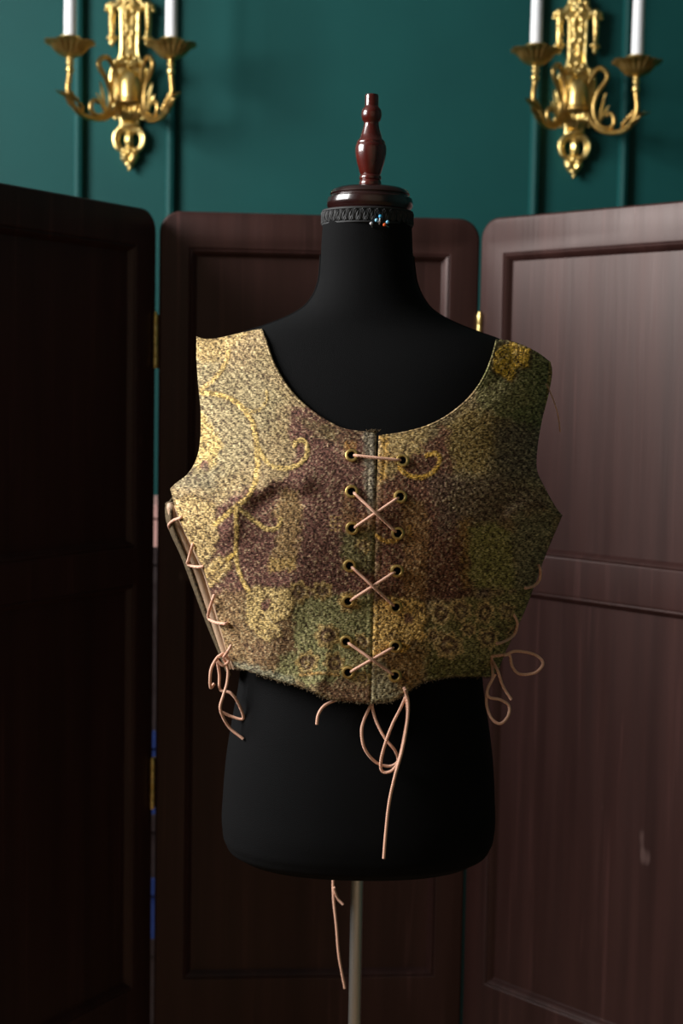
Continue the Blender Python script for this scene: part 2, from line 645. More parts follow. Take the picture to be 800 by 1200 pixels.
def make_sconce(drop=(0.0, 0.0)):
    root = empty('wall_sconce', (0, 0, 0))
    rnd = random.Random(4)
    q = U * 0.25                                   # one unit of the 4x enlargement, centre x = 450, z = 0 at y = 440
    P = lambda x, y: ((x - 450) * q, (440 - y) * q)
    half = [(468, -150), (476, -120), (470, -95), (490, -70), (497, -40), (490, 0), (505, 25), (520, 52), (512, 75), (497, 95), (494, 150), (494, 220), (494, 270), (503, 300), (528, 330),
            (540, 380), (541, 430), (536, 480), (520, 520), (505, 545), (497, 580), (496, 612), (512, 635), (519, 665), (512, 695), (492, 716),
            (492, 740), (480, 765), (462, 785)]
    loop = [P(x, y) for x, y in half] + [P(900 - x, y) for x, y in reversed(half)]
    hole_r = [P(x, y) for x, y in ((462, 640), (478, 632), (492, 645), (497, 668), (490, 690), (475, 700), (462, 690))]
    hole_l = [P(900 - x, y) for x, y in ((462, 640), (478, 632), (492, 645), (497, 668), (490, 690), (475, 700), (462, 690))]
    plate('backplate', [loop, hole_r, hole_l], 0.006, 0.0045, M['gold'], root, lambda v: Vector((v.x, -0.008 - v.z, v.y)), 3)
    # raised rims that follow the column and the oval
    for s in (-1, 1):
        m = MB()
        pts = [(450 + s * (x - 450), y) for x, y in ((488, 95), (487, 180), (487, 270), (500, 310), (528, 345), (536, 400), (534, 470), (515, 515), (490, 540))]
        m.tube(catmull([Vector((P(x, y)[0], -0.016, P(x, y)[1])) for x, y in pts], 6), 0.0038, 8)
        pts = [(450 + s * (x - 450), y) for x, y in ((490, 610), (514, 640), (517, 672), (503, 704), (480, 716))]
        m.tube(catmull([Vector((P(x, y)[0], -0.016, P(x, y)[1])) for x, y in pts], 6), 0.0042, 8)
        pts = [(450 + s * (x - 450), y) for x, y in ((458, -20), (480, 20), (500, 48), (528, 72), (548, 78))]
        m.tube(catmull([Vector((P(x, y)[0], -0.015, P(x, y)[1])) for x, y in pts], 6), [0.0052 - 0.0001 * k for k in range(25)], 8)
        m.build('rim', M['gold'], root)
        # garland that hangs free beside the column
        g = MB()
        x0 = 450 + s * 82
        g.tube([Vector((P(x0, 70)[0], -0.012, P(x0, 70)[1])), Vector((P(x0 + s * 2, 150)[0], -0.013, P(x0, 150)[1])), Vector((P(x0 + s * 2, 235)[0], -0.011, P(x0, 235)[1]))], [0.0075, 0.0065, 0.003], 10)
        for k in range(9):
            yy = 62 + k * 20
            c = P(x0 + rnd.uniform(-4, 4), yy)
            g.ball((c[0], -0.016 - rnd.uniform(0, .003), c[1]), 0.0055 + rnd.uniform(-.001, .0012), 0.0045, 0.0048, 10, 6)
        for (dx, dy, r_) in ((-16, 62, .0075), (0, 58, .009), (16, 66, .0075), (24, 84, .0055), (4, 86, .007), (-14, 206, .005), (14, 210, .005), (0, 222, .005)):
            c = P(x0 + s * dx, dy)
            g.ball((c[0], -0.013, c[1]), r_, r_ * .8, r_ * .85, 10, 6)
        g.leaf((P(x0, 205)[0], -0.012, P(x0, 205)[1]), (P(x0 + s * 26, 226)[0], -0.011, P(x0, 214)[1]), 0.005)
        g.leaf((P(x0, 215)[0], -0.012, P(x0, 215)[1]), (P(x0 + s * 1, 250)[0], -0.011, P(x0, 248)[1]), 0.005)
        g.build('garland', M['gold'], root)
    # relief of flowers and fruit up the column
    m = MB()
    for k in range(38):
        t = k / 37
        yy = 12 + 235 * t
        wd = 26 * (1 - 0.55 * t)
        c = P(450 + rnd.uniform(-wd, wd), yy)
        r_ = rnd.uniform(0.0035, 0.0072)
        m.ball((c[0], -0.0145 - rnd.uniform(0, .005), c[1]), r_, r_ * .75, r_ * rnd.uniform(.7, 1.1), 10, 6)
    for yy in (40, 85, 130, 175):
        for s in (-1, 1):
            c, d = P(450 + s * 4, yy + 20), P(450 + s * 30, yy)
            m.leaf((c[0], -0.015, c[1]), (d[0], -0.016, d[1]), 0.006, (0, -0.006, 0), lobes=2)
    for (x, y, r_) in ((436, 18, .0075), (462, 16, .008), (450, 36, .008), (416, 15, .007), (486, 18, .007), (450, -12, .009), (440, -50, .008), (461, -52, .008), (450, -85, .008), (450, -125, .007)):
        c = P(x, y)
        m.ball((c[0], -0.016, c[1]), r_, r_ * .8, r_, 12, 7)
    m.build('flower_relief', M['gold'], root)
    # knot of leaves between column and oval
    m = MB()
    for (dx, y) in ((0, 290), (-28, 300), (28, 300), (-10, 318), (12, 322), (0, 336), (-62, 318), (62, 322)):
        c = P(450 + dx, y)
        m.ball((c[0], -0.018, c[1]), 0.0058, 0.0055, 0.0062, 10, 6)
    for s in (-1, 1):
        c, d = P(450, 318), P(450 + s * 52, 332)
        m.leaf((c[0], -0.016, c[1]), (d[0], -0.018, d[1]), 0.006, (0, -0.005, 0), lobes=2)
        c, d = P(450 + s * 50, 345), P(450 + s * 76, 308)
        m.leaf((c[0], -0.014, c[1]), (d[0], -0.016, d[1]), 0.0055, (0, -0.005, 0))
    m.build('leaf_knot', M['gold'], root)
    # smooth half-round boss that carries the arms
    m = MB()
    c = P(452, 425)
    m.lathe([(0.003, -0.030), (0.016, -0.029), (0.0215, -0.024), (0.0222, 0.004), (0.0212, 0.016), (0.017, 0.025), (0.010, 0.0305), (0.002, 0.032)], 32, (c[0], -0.020, c[1]), 1.0, 1.0)
    bo = m.build('boss', M['gold'], root)
    m = MB()
    m.lathe([(0.010, -0.004), (0.023, -0.004), (0.0245, 0), (0.023, 0.004), (0.010, 0.004)], 32, (c[0], -0.020, P(0, 494)[1]))
    m.build('boss_rim', M['bronze'], bo)
    # acanthus bracket below the boss
    m = MB()
    for s, dx, y0, y1, wd in ((-1, 40, 580, 500, .009), (1, 40, 580, 500, .009), (-1, 14, 590, 508, .010), (1, 14, 590, 508, .010), (-1, 66, 560, 528, .007), (1, 66, 560, 528, .007)):
        c, d = P(450 + s * dx * 0.45, y0), P(450 + s * dx, y1)
        m.leaf((c[0], -0.014, c[1]), (d[0], -0.022, d[1]), wd, (0, -0.007, 0), (0, -0.006, 0), lobes=3)
    for (dx, y, r_) in ((-78, 552, .008), (78, 552, .008), (-64, 568, .005), (64, 568, .005), (-88, 538, .005), (88, 538, .005)):
        c = P(450 + dx, y)
        m.ball((c[0], -0.014, c[1]), r_, r_ * .8, r_ * .8, 10, 6)
    c = P(450, 598)
    m.ball((c[0], -0.015, c[1]), 0.017, 0.007, 0.007, 14, 7)
    m.build('acanthus_bracket', M['gold'], root)
    # drop: bar in the ring, then a bunch of petals
    m = MB()
    c, d = P(450, 705), P(450, 622)
    m.leaf((c[0], -0.013, c[1]), (d[0], -0.014, d[1]), 0.0085, (0, -0.006, 0), lobes=2)
    for (dx, y, r_) in ((-4, 668, .005), (0, 692, .0055), (-24, 712, .006), (24, 712, .006), (0, 718, .0085), (-18, 735, .0075), (19, 733, .0075), (-26, 750, .006),
                        (27, 748, .006), (-8, 752, .008), (12, 756, .0075), (-3, 775, .007), (4, 790, .005), (0, 800, .0035)):
        c = P(450 + dx, y)
        m.ball((c[0], -0.015, c[1]), r_, r_ * .85, r_ * .8, 10, 6)
    for s in (-1, 1):
        c, d = P(450, 770), P(450 + s * 36, 728)
        m.leaf((c[0], -0.014, c[1]), (d[0], -0.017, d[1]), 0.006, (0, -0.005, 0), lobes=2)
    m.build('pendant_drop', M['gold'], root)

    # two swan arms, each with a scroll, leaves, a baluster stem, a fluted drip pan and a candle socket
    cups = []
    for s in (-1, 1):
        th = math.radians(57)
        base = Vector((s * 0.021, -0.020, 0))
        dr = Vector((s * math.cos(th), -math.sin(th), 0))
        dz = 0.19 + drop[0 if s < 0 else 1]
        A = lambda x, y: base + dr * ((x - 385) * 0.000611) + Vector((0, 0, (495 - y) * 0.000414 - dz * max(0.0, x - 385) * 0.000611 - 0.004))
        path = [(480, 548), (497, 532), (514, 548), (513, 580), (488, 605), (452, 602), (426, 565), (420, 512), (440, 445), (470, 395), (479, 362), (462, 340), (436, 342),
                (410, 380), (388, 445), (384, 515), (405, 585), (455, 620), (525, 612), (575, 582), (605, 530), (618, 478), (612, 425), (610, 405)]
        pts = catmull([A(x, y) for x, y in path], 6)
        n = len(pts)
        rs = [0.0036 + 0.0016 * min(1, k / (n * .25)) for k in range(n)]
        arm = MB().tube(pts, rs, 10).build('arm', M['bronze'], root)
        m = MB()
        for (x, y, x2, y2, wd, up) in ((548, 600, 598, 535, .0075, -.004), (572, 578, 622, 508, .0075, -.003), (592, 548, 640, 486, .0065, .002), (600, 530, 664, 484, .006, 0.0),
                                       (548, 600, 556, 548, .005, -.002)):
            m.leaf(A(x, y), A(x2, y2), wd, dr * 0.005 + Vector((0, 0, up)), dr * 0.006, lobes=3)
        for (x, y) in ((556, 566), (566, 550), (578, 532), (590, 518), (600, 502)):
            m.ball(A(x, y) + Vector((0, -0.004, 0)), 0.0048, 0.0045, 0.0048, 9, 6)
        m.build('arm_leaves', M['bronze'], arm)
        # free-standing flame leaf between arm and boss
        m = MB()
        a0 = A(446, 596) + Vector((0, -0.004, 0))
        for (x, y, wd) in ((446, 490, .0042), (470, 505, .0036), (452, 452, .0038)):
            m.leaf(a0, A(x, y) + Vector((s * 0.002, -0.006, 0)), wd, Vector((s * 0.002, -0.004, 0)), Vector((s * .006, 0, 0)), lobes=3)
        m.build('flame_leaf', M['gold'], arm)
        top = A(610, 405)
        cx, cy, cz = top
        m = MB()
        k = 0.000405
        m.lathe([(0.004, 0), (.0055, 0), (.0078, 10 * k), (.0078, 22 * k), (.0055, 32 * k), (.0052, 38 * k), (.0080, 44 * k), (.0080, 50 * k), (.006, 56 * k), (.0058, 60 * k), (.0072, 64 * k), (.0072, 68 * k), (.004, 74 * k)], 20, (cx, cy, cz - 4 * k))
        m.build('stem', M['gold'], root)
        zb = cz + 66 * k
        prof = [(.005, 0), (.012, .0012), (.021, .006), (.028, .013), (.033, .020), (.039, .0255), (.0455, .0280), (.0465, .0292), (.0445, .0298), (.038, .0278), (.031, .022), (.025, .015), (.018, .0095), (.005, .008)]
        fl = lambda r, z, a: (r * (1 + 0.062 * min(1, max(0, (r - .010) / .02)) * math.cos(a * 20)),
                              z + (0.0016 * math.cos(a * 5 + 1) * max(0, (r - .026) / .02) if r > .026 else 0))
        m = MB()
        m.lathe(prof, 132, (cx, cy, zb), fn=fl)
        m.build('drip_pan', M['bronze'], root)
        m = MB()
        m.lathe([(.006, .007), (.0120, .009), (.0140, .022), (.0190, .0345), (.0205, .0365), (.0198, .0390), (.0165, .0400), (.0132, .0385), (.0125, .028), (.0124, .024), (.004, .024)], 32, (cx, cy, zb))
        m.build('candle_socket', M['gold'], root)
        cups.append(Vector((cx, cy, zb + .0242)))
    return root, cups


sc, cups = make_sconce()
tag(sc, 'ornate brass two-arm candle sconce on the teal wall above the left screen leaf', 'wall sconce', 'brass wall sconces')
sc2, cups2 = make_sconce((0.0, 0.13))               # its right arm sags a little
tag(sc2, 'ornate brass two-arm candle sconce on the teal wall above the right screen leaf', 'wall sconce', 'brass wall sconces')
sc.location = at(153, 107, WALLY)
sc2.location = at(673, 116, WALLY)
cl = [['white candle at the far left of the picture, in left sconce', 'white candle in the right-hand arm of the left sconce'],
      ['white candle in the left-hand arm of the right sconce', 'white candle at the far right of the picture, in right sconce']]
tl = [[0.006, -0.004], [0.002, 0.002]]
for i, r_ in enumerate((sc, sc2)):
    for j, c in enumerate((cups, cups2)[i]):
        e = empty('taper_candle', r_.location + c)
        tag(e, cl[i][j], 'candle', 'white taper candles')
        p = e.location
        hgt = 0.20
        k = tl[i][j]
        m = MB()
        prof = [(.0117, 0), (.0117, .03), (.0112, hgt * .5), (.0104, hgt - .008), (.0085, hgt - .002), (.004, hgt)]
        m.lathe(prof, 28)
        m.v = [(p.x + x + k * z, p.y + y, p.z + z) for x, y, z in m.v]
        m.build('wax', M['candle'], e)
        MB().tube([(p.x + k * hgt, p.y, p.z + hgt - .002), (p.x + k * hgt + .001, p.y, p.z + hgt + .008)], 0.0008, 6).build('wick', M['hole'], e)

# ------------------------------------------------------------------ dress form
MY = 1.65
SC = (at(426, 600, MY) - at(425, 600, MY)).length     # metres per pixel at the form


def axis(py):
    return 433.0 - 0.0134 * (py - 112)


AX = at(axis(600), 600, MY).x


def zof(py):
    return at(axis(py), py, MY).z


def table(t):
    a = np.array(t, float)

    def f(v):
        # smooth monotone-ish interpolation
        v = np.clip(v, a[0, 0], a[-1, 0])
        x, y = a[:, 0], a[:, 1]
        d = np.gradient(y, x)
        i = np.clip(np.searchsorted(x, v) - 1, 0, len(x) - 2)
        h = x[i + 1] - x[i]
        s = (v - x[i]) / h
        return ((2 * s ** 3 - 3 * s ** 2 + 1) * y[i] + (s ** 3 - 2 * s ** 2 + s) * h * d[i] + (-2 * s ** 3 + 3 * s ** 2) * y[i + 1] + (s ** 3 - s ** 2) * h * d[i + 1])
    return f


form_a = table([(250, 49.5), (262, 51), (285, 52.5), (310, 54), (335, 58), (350, 65), (362, 75), (372, 91), (380, 109), (387, 128), (394, 149), (402, 167), (415, 181),
                (450, 186), (500, 180), (560, 170), (620, 161), (700, 149), (760, 142), (800, 144), (835, 150), (880, 157), (930, 161), (968, 161.5), (984, 158), (996, 147), (1004, 120), (1008, 70), (1009, 8)])
form_b = table([(250, 46), (300, 47), (335, 50), (362, 53), (385, 58), (402, 66), (430, 82), (480, 104), (560, 122), (620, 121), (700, 106), (790, 98), (850, 106), (930, 113), (968, 113),
                (984, 109), (996, 100), (1004, 80), (1008, 46), (1009, 5)])
FN = 2.25
pys = np.concatenate([np.linspace(252, 345, 22), np.linspace(348, 415, 36), np.linspace(420, 965, 56), np.linspace(970, 1009, 24)])
zz = np.array([zof(p) for p in pys])
FA, FB = form_a(pys) * SC, form_b(pys) * 0.001


def form_front(X, Z):
    """front surface y of the form at world (X, Z); +inf outside it"""
    a = np.interp(-Z, -zz, FA)
    b = np.interp(-Z, -zz, FB)
    k = np.clip(np.abs((X - AX) / a), 0, 1)
    return np.where(k < 1, MY - b * (1 - k ** FN) ** (1 / FN), 9.0)


def neck_x(py):
    return -0.0024 * (1 - min(1.0, max(0.0, (py - 290) / 60.0)))


form = empty('dress_form', (AX, MY, 0))
tag(form, 'black jersey dress form with mahogany neck cap and finial on a steel pole', 'dress form')
m = MB()
SEG = 96
for i in range(len(pys)):
    for k in range(SEG):
        th = 2 * PI * k / SEG
        c, s = math.cos(th), math.sin(th)
        x = FA[i] * math.copysign(abs(c) ** (2 / FN), c)
        y = FB[i] * math.copysign(abs(s) ** (2 / FN), s) * (0.92 if s > 0 else 1)
        m.v.append((AX + neck_x(pys[i]) + x, MY + y, zz[i]))
for i in range(len(pys) - 1):
    for k in range(SEG):
        a, b = i * SEG + k, i * SEG + (k + 1) % SEG
        m.f.append((a, a + SEG, b + SEG, b))
m.f.append(tuple(range(SEG)))
m.f.append(tuple((len(pys) - 1) * SEG + k for k in reversed(range(SEG))))
m.build('torso', M['jersey'], form)
# seams of the jersey cover over the shoulders
for sg in (-1, 1):
    m = MB()
    pts = []
    for py in np.linspace(300, 402, 24):
        a = float(form_a(py)) * SC
        pts.append((AX + neck_x(py) + sg * (a + 0.0002), MY, zof(py)))
    m.tube(pts, 0.0013, 6)
    m.build('shoulder_seam', M['jersey'], form)

# crocheted band round the neck: two edge cords and interlaced loops
m = MB()
n = 480


def band(t, z, out):
    a, b = float(form_a(256)) * SC + out, float(form_b(256)) * .001 + out
    return (AX + neck_x(256) + a * math.cos(t), MY - b * math.sin(t), z)


zc = zof(257)
for z, r_ in ((zc + .0072, .0015), (zc - .0072, .0015)):
    m.tube([band(2 * PI * k / 120, z, .0010) for k in range(120)], r_, 6, closed=True)
for ph in (0, PI / 2, PI, 1.5 * PI):
    m.tube([band(2 * PI * k / n, zc + .0055 * math.sin(40 * 2 * PI * k / n + ph), .0012 + .0009 * math.cos(80 * 2 * PI * k / n + ph)) for k in range(n)], .0012, 5, closed=True)
m.build('lace_band', M['lace'], form)

cu_ = SC


def turned(name, prof, mat, par, seg=48):
    m = MB()
    m.lathe([(r * SC, zof(py)) for r, py in prof], seg, (AX, MY, 0))
    return m.build(name, mat, par)


cap = turned('neck_cap', [(30, 252), (46, 251), (46.5, 246), (49, 243), (49.6, 238), (48.5, 233), (45.5, 231), (45, 229.5), (46, 228), (44, 224), (38, 221), (26, 219), (8, 218.5)], M['cap'], form, 64)
turned('finial', [(6, 220), (12, 219), (12.8, 216), (12.6, 213), (11.6, 211.5), (12.8, 209.5), (12.4, 206.5), (11.2, 205), (12.2, 203), (13.6, 198), (16, 190), (17.6, 181), (17.9, 174), (17.2, 170),
                  (16.2, 168.5), (16.4, 167), (15.0, 164.5), (13.2, 163.2), (11.6, 158), (9.4, 150), (8.5, 146), (8.6, 143), (10.4, 141), (11.5, 137), (11.8, 133), (10.9, 128.5), (8.4, 125.6), (7.8, 124), (7.8, 113), (7.2, 110.8), (5, 110.2), (1, 110)], M['mahogany'], form)
zb = zof(1006)
m = MB().lathe([(.003, .05), (.0072, .05), (.0072, zb + .02), (.003, zb + .02)], 28, (AX, MY + .004, 0))
m.build('pole', M['steel'], form)
m = MB().lathe([(.01, 0), (.155, 0), (.16, .004), (.158, .009), (.12, .016), (.05, .024), (.02, .05), (.012, .07), (.0075, .075)], 56, (AX, MY + .004, 0))
m.build('base', M['cast'], form)

# pins stuck into the neck band
pins = [('pinblue', (445.5, 253.5), (444, 263), 'blue ball-headed pin pointing down in the neck of the dress form'),
        ('pinsky', (454, 260), (450, 263), 'pale blue ball-headed pin right of the orange pin in the neck'),
        ('pinorange', (450.5, 263), (455, 266), 'orange ball-headed pin in the neck of the dress form'),
        ('pinsky', (441, 258), (444, 262), 'small turquoise pin left of the long white-shafted pin in the neck'),
        ('pingrey', (435, 262), (436, 267), 'grey-headed pin furthest left in the neck of the dress form')]
for mt, h, t, lb in pins:
    a = at(h[0], h[1], MY - .052)
    yt = float(form_front(np.array(at(t[0], t[1], MY - .046).x), np.array(at(t[0], t[1], MY - .046).z))) + .001
    b = at(t[0], t[1], yt)
    a.y = yt - .007
    e = empty('dressmaker_pin', b)
    tag(e, lb, 'pin', 'pins in the neck band')
    MB().tube([a, b], 0.0007, 6).build('pin_shaft', M['candle' if mt == 'pinblue' else 'steel'], e)
    MB().ball(a, 0.0019, seg=12, rings=8).build('pin_head', M[mt], e)

# ------------------------------------------------------------------ the laced bodice
bodice = empty('laced_bodice', (AX, MY, zof(824)))
tag(bodice, 'sleeveless tapestry bodice with vine pattern and peach laces, worn by the black dress form', 'bodice')
side_a = table([(380, 214), (420, 214), (460, 211), (500, 208), (540, 215), (575, 232.5), (600, 235), (654, 214), (690, 200), (723, 187), (765, 169), (784, 161), (830, 152)])
vb = table([(380, 14), (390, 24), (402, 40), (420, 62), (440, 80), (470, 102), (510, 122), (560, 138), (610, 143), (660, 139), (720, 130), (780, 125), (830, 124)])
VN = 2.5


def vnoise(x, y, seed):
    r = np.random.RandomState(seed)
    tab = r.rand(256, 256)
    xi, yi = np.floor(x).astype(int), np.floor(y).astype(int)
    fx, fy = x - xi, y - yi
    fx, fy = fx * fx * (3 - 2 * fx), fy * fy * (3 - 2 * fy)
    g = lambda a, b: tab[a % 256, b % 256]
    return (g(xi, yi) * (1 - fx) + g(xi + 1, yi) * fx) * (1 - fy) + (g(xi, yi + 1) * (1 - fx) + g(xi + 1, yi + 1) * fx) * fy


def fbm(x, y, s, seed, o=3):
    t, a = 0, 0.5
    for k in range(o):
        t = t + a * vnoise(x / s * 2 ** k, y / s * 2 ** k, seed + k)
        a *= 0.5
    return t / (1 - 0.5 ** o)


def smooth(e0, e1, v):
    t = np.clip((v - e0) / (e1 - e0), 0, 1)
    return t * t * (3 - 2 * t)


def seg_dist(x, y, pts):
    d = np.full(x.shape, 1e9)
    for (ax, ay), (bx, by) in zip(pts[:-1], pts[1:]):
        vx, vy = bx - ax, by - ay
        t = np.clip(((x - ax) * vx + (y - ay) * vy) / (vx * vx + vy * vy + 1e-9), 0, 1)
        d = np.minimum(d, np.hypot(x - ax - t * vx, y - ay - t * vy))
    return d


def poly_sd(x, y, pts):
    """signed distance, positive inside"""
    d = seg_dist(x, y, list(pts) + [pts[0]])
    ins = np.zeros(x.shape, bool)
    n = len(pts)
    for i in range(n):
        (ax, ay), (bx, by) = pts[i], pts[(i + 1) % n]
        c = ((ay > y) != (by > y)) & (x < (bx - ax) * (y - ay) / (by - ay + 1e-12) + ax)
        ins ^= c
    return np.where(ins, d, -d)


def vine(pts, n=8):
    return [(p.x, p.y) for p in catmull([(a, b, 0) for a, b in pts], n)]


def folds(px, py):
    """drape of the cloth in metres towards the viewer"""
    f = 0.0040 * (fbm(px, py, 85, 11, 2) - 0.5) + 0.0022 * (fbm(px, py, 34, 17, 2) - 0.5)
    g = lambda pts, wd, h: h * np.exp(-(seg_dist(px, py, pts) / wd) ** 2)
    f = f + g([(203, 574), (232, 578), (262, 592)], 9, 0.006)          # rolled edge below the left armhole
    f = f - g([(240, 560), (262, 572), (300, 566)], 9, 0.004)
    f = f + g([(268, 620), (282, 580), (318, 560), (352, 566)], 15, 0.0060)
    f = f - g([(305, 592), (330, 578), (350, 585)], 10, 0.0035)
    f = f + g([(655, 604), (628, 590), (600, 600)], 12, 0.005)
    f = f - g([(632, 560), (606, 575), (585, 600)], 12, 0.004)
    f = f + g([(300, 790), (330, 740), (340, 690)], 18, 0.003)
    f = f + g([(370, 810), (382, 780), (385, 740)], 9, 0.002)
    f = f + g([(540, 785), (530, 740), (540, 700)], 16, 0.003)
    return f


def depth(px, py):
    k = np.clip(np.abs(px - axis(py)) / side_a(py), 0, 1)
    return vb(py) * 0.001 * (1 - k ** VN) ** (1 / VN)


def cloth(px, py, extra=0.0, do_folds=True):
    """pixel-space cut of the cloth -> world, laid clear of the form"""
    Y = MY - depth(px, py)
    if do_folds:
        Y = Y - folds(px, py)
    Y = Y - extra
    for _ in range(3):
        p = at_np(px, py, Y)
        Y = np.minimum(Y, form_front(p[..., 0], p[..., 2]) - 0.0055 - extra)
    return at_np(px, py, Y)


TAN, GOLD, MAROON, SAGE, GREY = (166, 142, 102), (204, 172, 104), (114, 75, 66), (150, 147, 98), (150, 142, 122)
DARK, OLIVE, UMBER, KHAKI = (58, 38, 32), (112, 104, 60), (96, 72, 44), (150, 130, 84)
lin = lambda c: np.array(srgb(*c)[:3])


def paint(px, py, side):
    """yarn colours of the tapestry; returns rgb and raised relief (0..1)"""
    n1 = fbm(px, py, 22, 31, 4) - 0.5
    n2 = fbm(px, py, 9, 47, 3) - 0.5
    n3 = fbm(px, py, 3.2, 59, 2) - 0.5
    col = np.zeros(px.shape + (3,))
    rel = np.zeros(px.shape)

    def put(mask, c, r=None):
        nonlocal col, rel
        mask = np.clip(mask, 0, 1)
        col = col * (1 - mask[..., None]) + lin(c) * mask[..., None]
        if r is not None:
            rel = rel * (1 - mask) + r * mask

    def area_(pts, c, a=1.0, soft=4, rag=14, r=None, fine=8):
        sd = poly_sd(px, py, pts) + n1 * rag + n2 * fine + n3 * 9
        put(a * smooth(-soft, soft, sd), c, r)

    def blob(cx, cy, rx, ry, c, a=1.0, rag=0.5, r=None):
        d = np.hypot((px - cx) / rx, (py - cy) / ry) + n2 * rag * 2 + n3 * rag
        put(a * smooth(1.1, 0.85, d), c, r)

    def line(pts, wd, c=GOLD, a=1.0, r=1.0, dash=0.0):
        d = seg_dist(px, py, vine(pts)) + n3 * 2.2
        put(a * 0.45 * smooth(wd * .62 + 2.6, wd * .62 + .6, d), UMBER)
        put(a * smooth(wd * .62 + .5, wd * .5 - .4, d) * (1 - dash * (n3 > 0.12)), c, r)

    def gleaf(pts, c=GOLD, vein=None, a=1.0, rag=6):
        sd = poly_sd(px, py, pts) + n2 * rag + n3 * 4
        put(a * 0.6 * smooth(-5, -2, sd), UMBER, 0.1)
        put(a * smooth(-1.5, 1.5, sd), c, 0.8)
        cr = np.abs(fbm(px + 7 * n1, py, 6.5, 83, 2) - 0.5)
        put(a * smooth(-1, 2, sd) * smooth(0.06, 0.015, cr) * 0.92, UMBER, 0.2)
        if vein:
            put(smooth(1.6, 0.6, seg_dist(px, py, vein)) * 0.8, UMBER, 0.1)

    def rosette(cx, cy, r0, c1, c2, a=0.9):
        d = np.hypot(px - cx, py - cy) + n2 * 7
        ang = np.arctan2(py - cy, px - cx)
        put(a * smooth(r0 * 1.05, r0 * .85, d + 1.8 * np.cos(ang * 7)), c1, 0.6)
        put(a * smooth(r0 * .62, r0 * .5, d), c2, 0.2)
        put(a * smooth(r0 * .30, r0 * .16, d), c1, 0.5)

    put(np.ones(px.shape), TAN, 0.3)
    if side < 0:
        put(0.30 * smooth(-.05, .2, n1), KHAKI)
        area_([(228, 425), (310, 425), (330, 470), (300, 540), (240, 560), (225, 500)], (150, 138, 104), .55, 12, 20)
        # shoulder gold and the leaf along the armhole
        area_([(226, 386), (300, 384), (268, 408), (262, 420), (240, 422), (226, 420)], (188, 158, 102), .75, 5, 8, 0.5)
        area_([(231, 480), (252, 500), (258, 520), (246, 552), (226, 556)], GOLD, .8, 3, 8, 0.7)
        blob(240, 545, 5, 7, MAROON, .9)
        area_([(226, 548), (256, 552), (250, 572), (215, 574), (200, 566)], (118, 108, 84), .8, 6, 10)
        # maroon ground
        area_([(338, 478), (366, 478), (400, 500), (444, 506), (444, 706), (400, 702), (330, 700), (298, 690), (270, 715), (246, 700), (238, 650), (246, 606), (275, 580), (330, 560), (346, 535)], MAROON, .96, 5, 16)
        area_([(366, 484), (425, 503), (420, 525), (385, 520)], UMBER, .6, 5, 14)
        area_([(345, 488), (392, 500), (400, 520), (372, 512)], (120, 108, 66), .5, 5, 10)
        # tan ornament standing in the maroon ground
        area_([(312, 600), (330, 578), (350, 574), (350, 660), (338, 668), (316, 668), (318, 640), (326, 616)], (166, 134, 88), .85, 4, 14)
        area_([(316, 655), (345, 655), (345, 668), (316, 668)], (190, 156, 90), .7, 3, 10)
        # brown flowers round the hem
        area_([(246, 700), (288, 690), (350, 700), (350, 800), (300, 796), (262, 782)], (142, 112, 76), .9, 7, 16)
        area_([(284, 756), (330, 742), (352, 746), (346, 780), (300, 776)], (112, 82, 58), .55, 6, 14)
        # sage ground
        area_([(342, 712), (372, 698), (444, 696), (444, 800), (420, 796), (400, 806), (370, 806), (318, 794), (330, 776), (346, 760)], SAGE, .96, 4, 16)
        area_([(400, 624), (444, 618), (444, 672), (402, 668)], (120, 116, 72), .85, 4, 14)
        for (cx, cy, r0) in ((384, 745, 15), (392, 778, 13), (360, 776, 14), (424, 752, 10), (350, 694, 14), (376, 692, 12), (408, 706, 13), (424, 796, 10), (426, 640, 9)):
            rosette(cx, cy, r0, (190, 160, 100), (106, 80, 62))
        area_([(366, 804), (400, 794), (440, 806), (440, 830), (390, 824)], (120, 84, 62), .85, 4, 10)
        area_([(268, 776), (290, 776), (345, 796), (350, 806), (290, 792)], (134, 134, 112), .8, 3, 6)
        # grey folded front edge
        area_([(424, 500), (446, 500), (446, 600), (430, 604)], GREY, .85, 4, 8)
        area_([(400, 574), (424, 604), (444, 600), (444, 622), (404, 622)], (150, 112, 66), .5, 5, 12)
        for r_ in range(4):
            for c_ in range(3):
                blob(388 + c_ * 5, 606 + r_ * 5, 2, 1.7, (196, 158, 100), .8, 0.2, 0.8)
        # large gold leaves
        gleaf([(200, 584), (222, 580), (250, 592), (252, 612), (256, 630), (246, 655), (238, 662), (222, 640), (206, 612)], (200, 170, 114))
        gleaf([(239, 690), (238, 668), (250, 656), (272, 650), (270, 664), (262, 676), (250, 686)], (196, 164, 104), [(240, 686), (252, 672), (270, 653)])
        gleaf([(288, 700), (300, 686), (318, 690), (338, 690), (344, 708), (338, 724), (324, 730), (330, 744), (316, 752), (300, 744), (286, 728)], (206, 176, 114))
        blob(312, 710, 6, 7, MAROON, .9)
        blob(318, 742, 7, 5, UMBER, .6)
        # vines
        line([(233, 458), (248, 447), (262, 430), (268, 412)], 4.5, (200, 168, 104))
        line([(236, 460), (262, 464), (282, 476), (296, 496), (301, 530), (300, 560), (290, 582), (276, 594), (262, 606), (252, 614)], 5, (206, 172, 100))
        line([(296, 498), (304, 528), (316, 544), (334, 549), (352, 543), (360, 530), (356, 517), (347, 517), (345, 522)], 4.6, GOLD)
        line([(288, 480), (300, 482), (311, 472), (313, 458)], 3.2, (206, 176, 110), .8, .8, .4)
        line([(276, 594), (288, 602), (300, 612), (312, 620), (324, 619), (329, 608)], 4.2, GOLD)
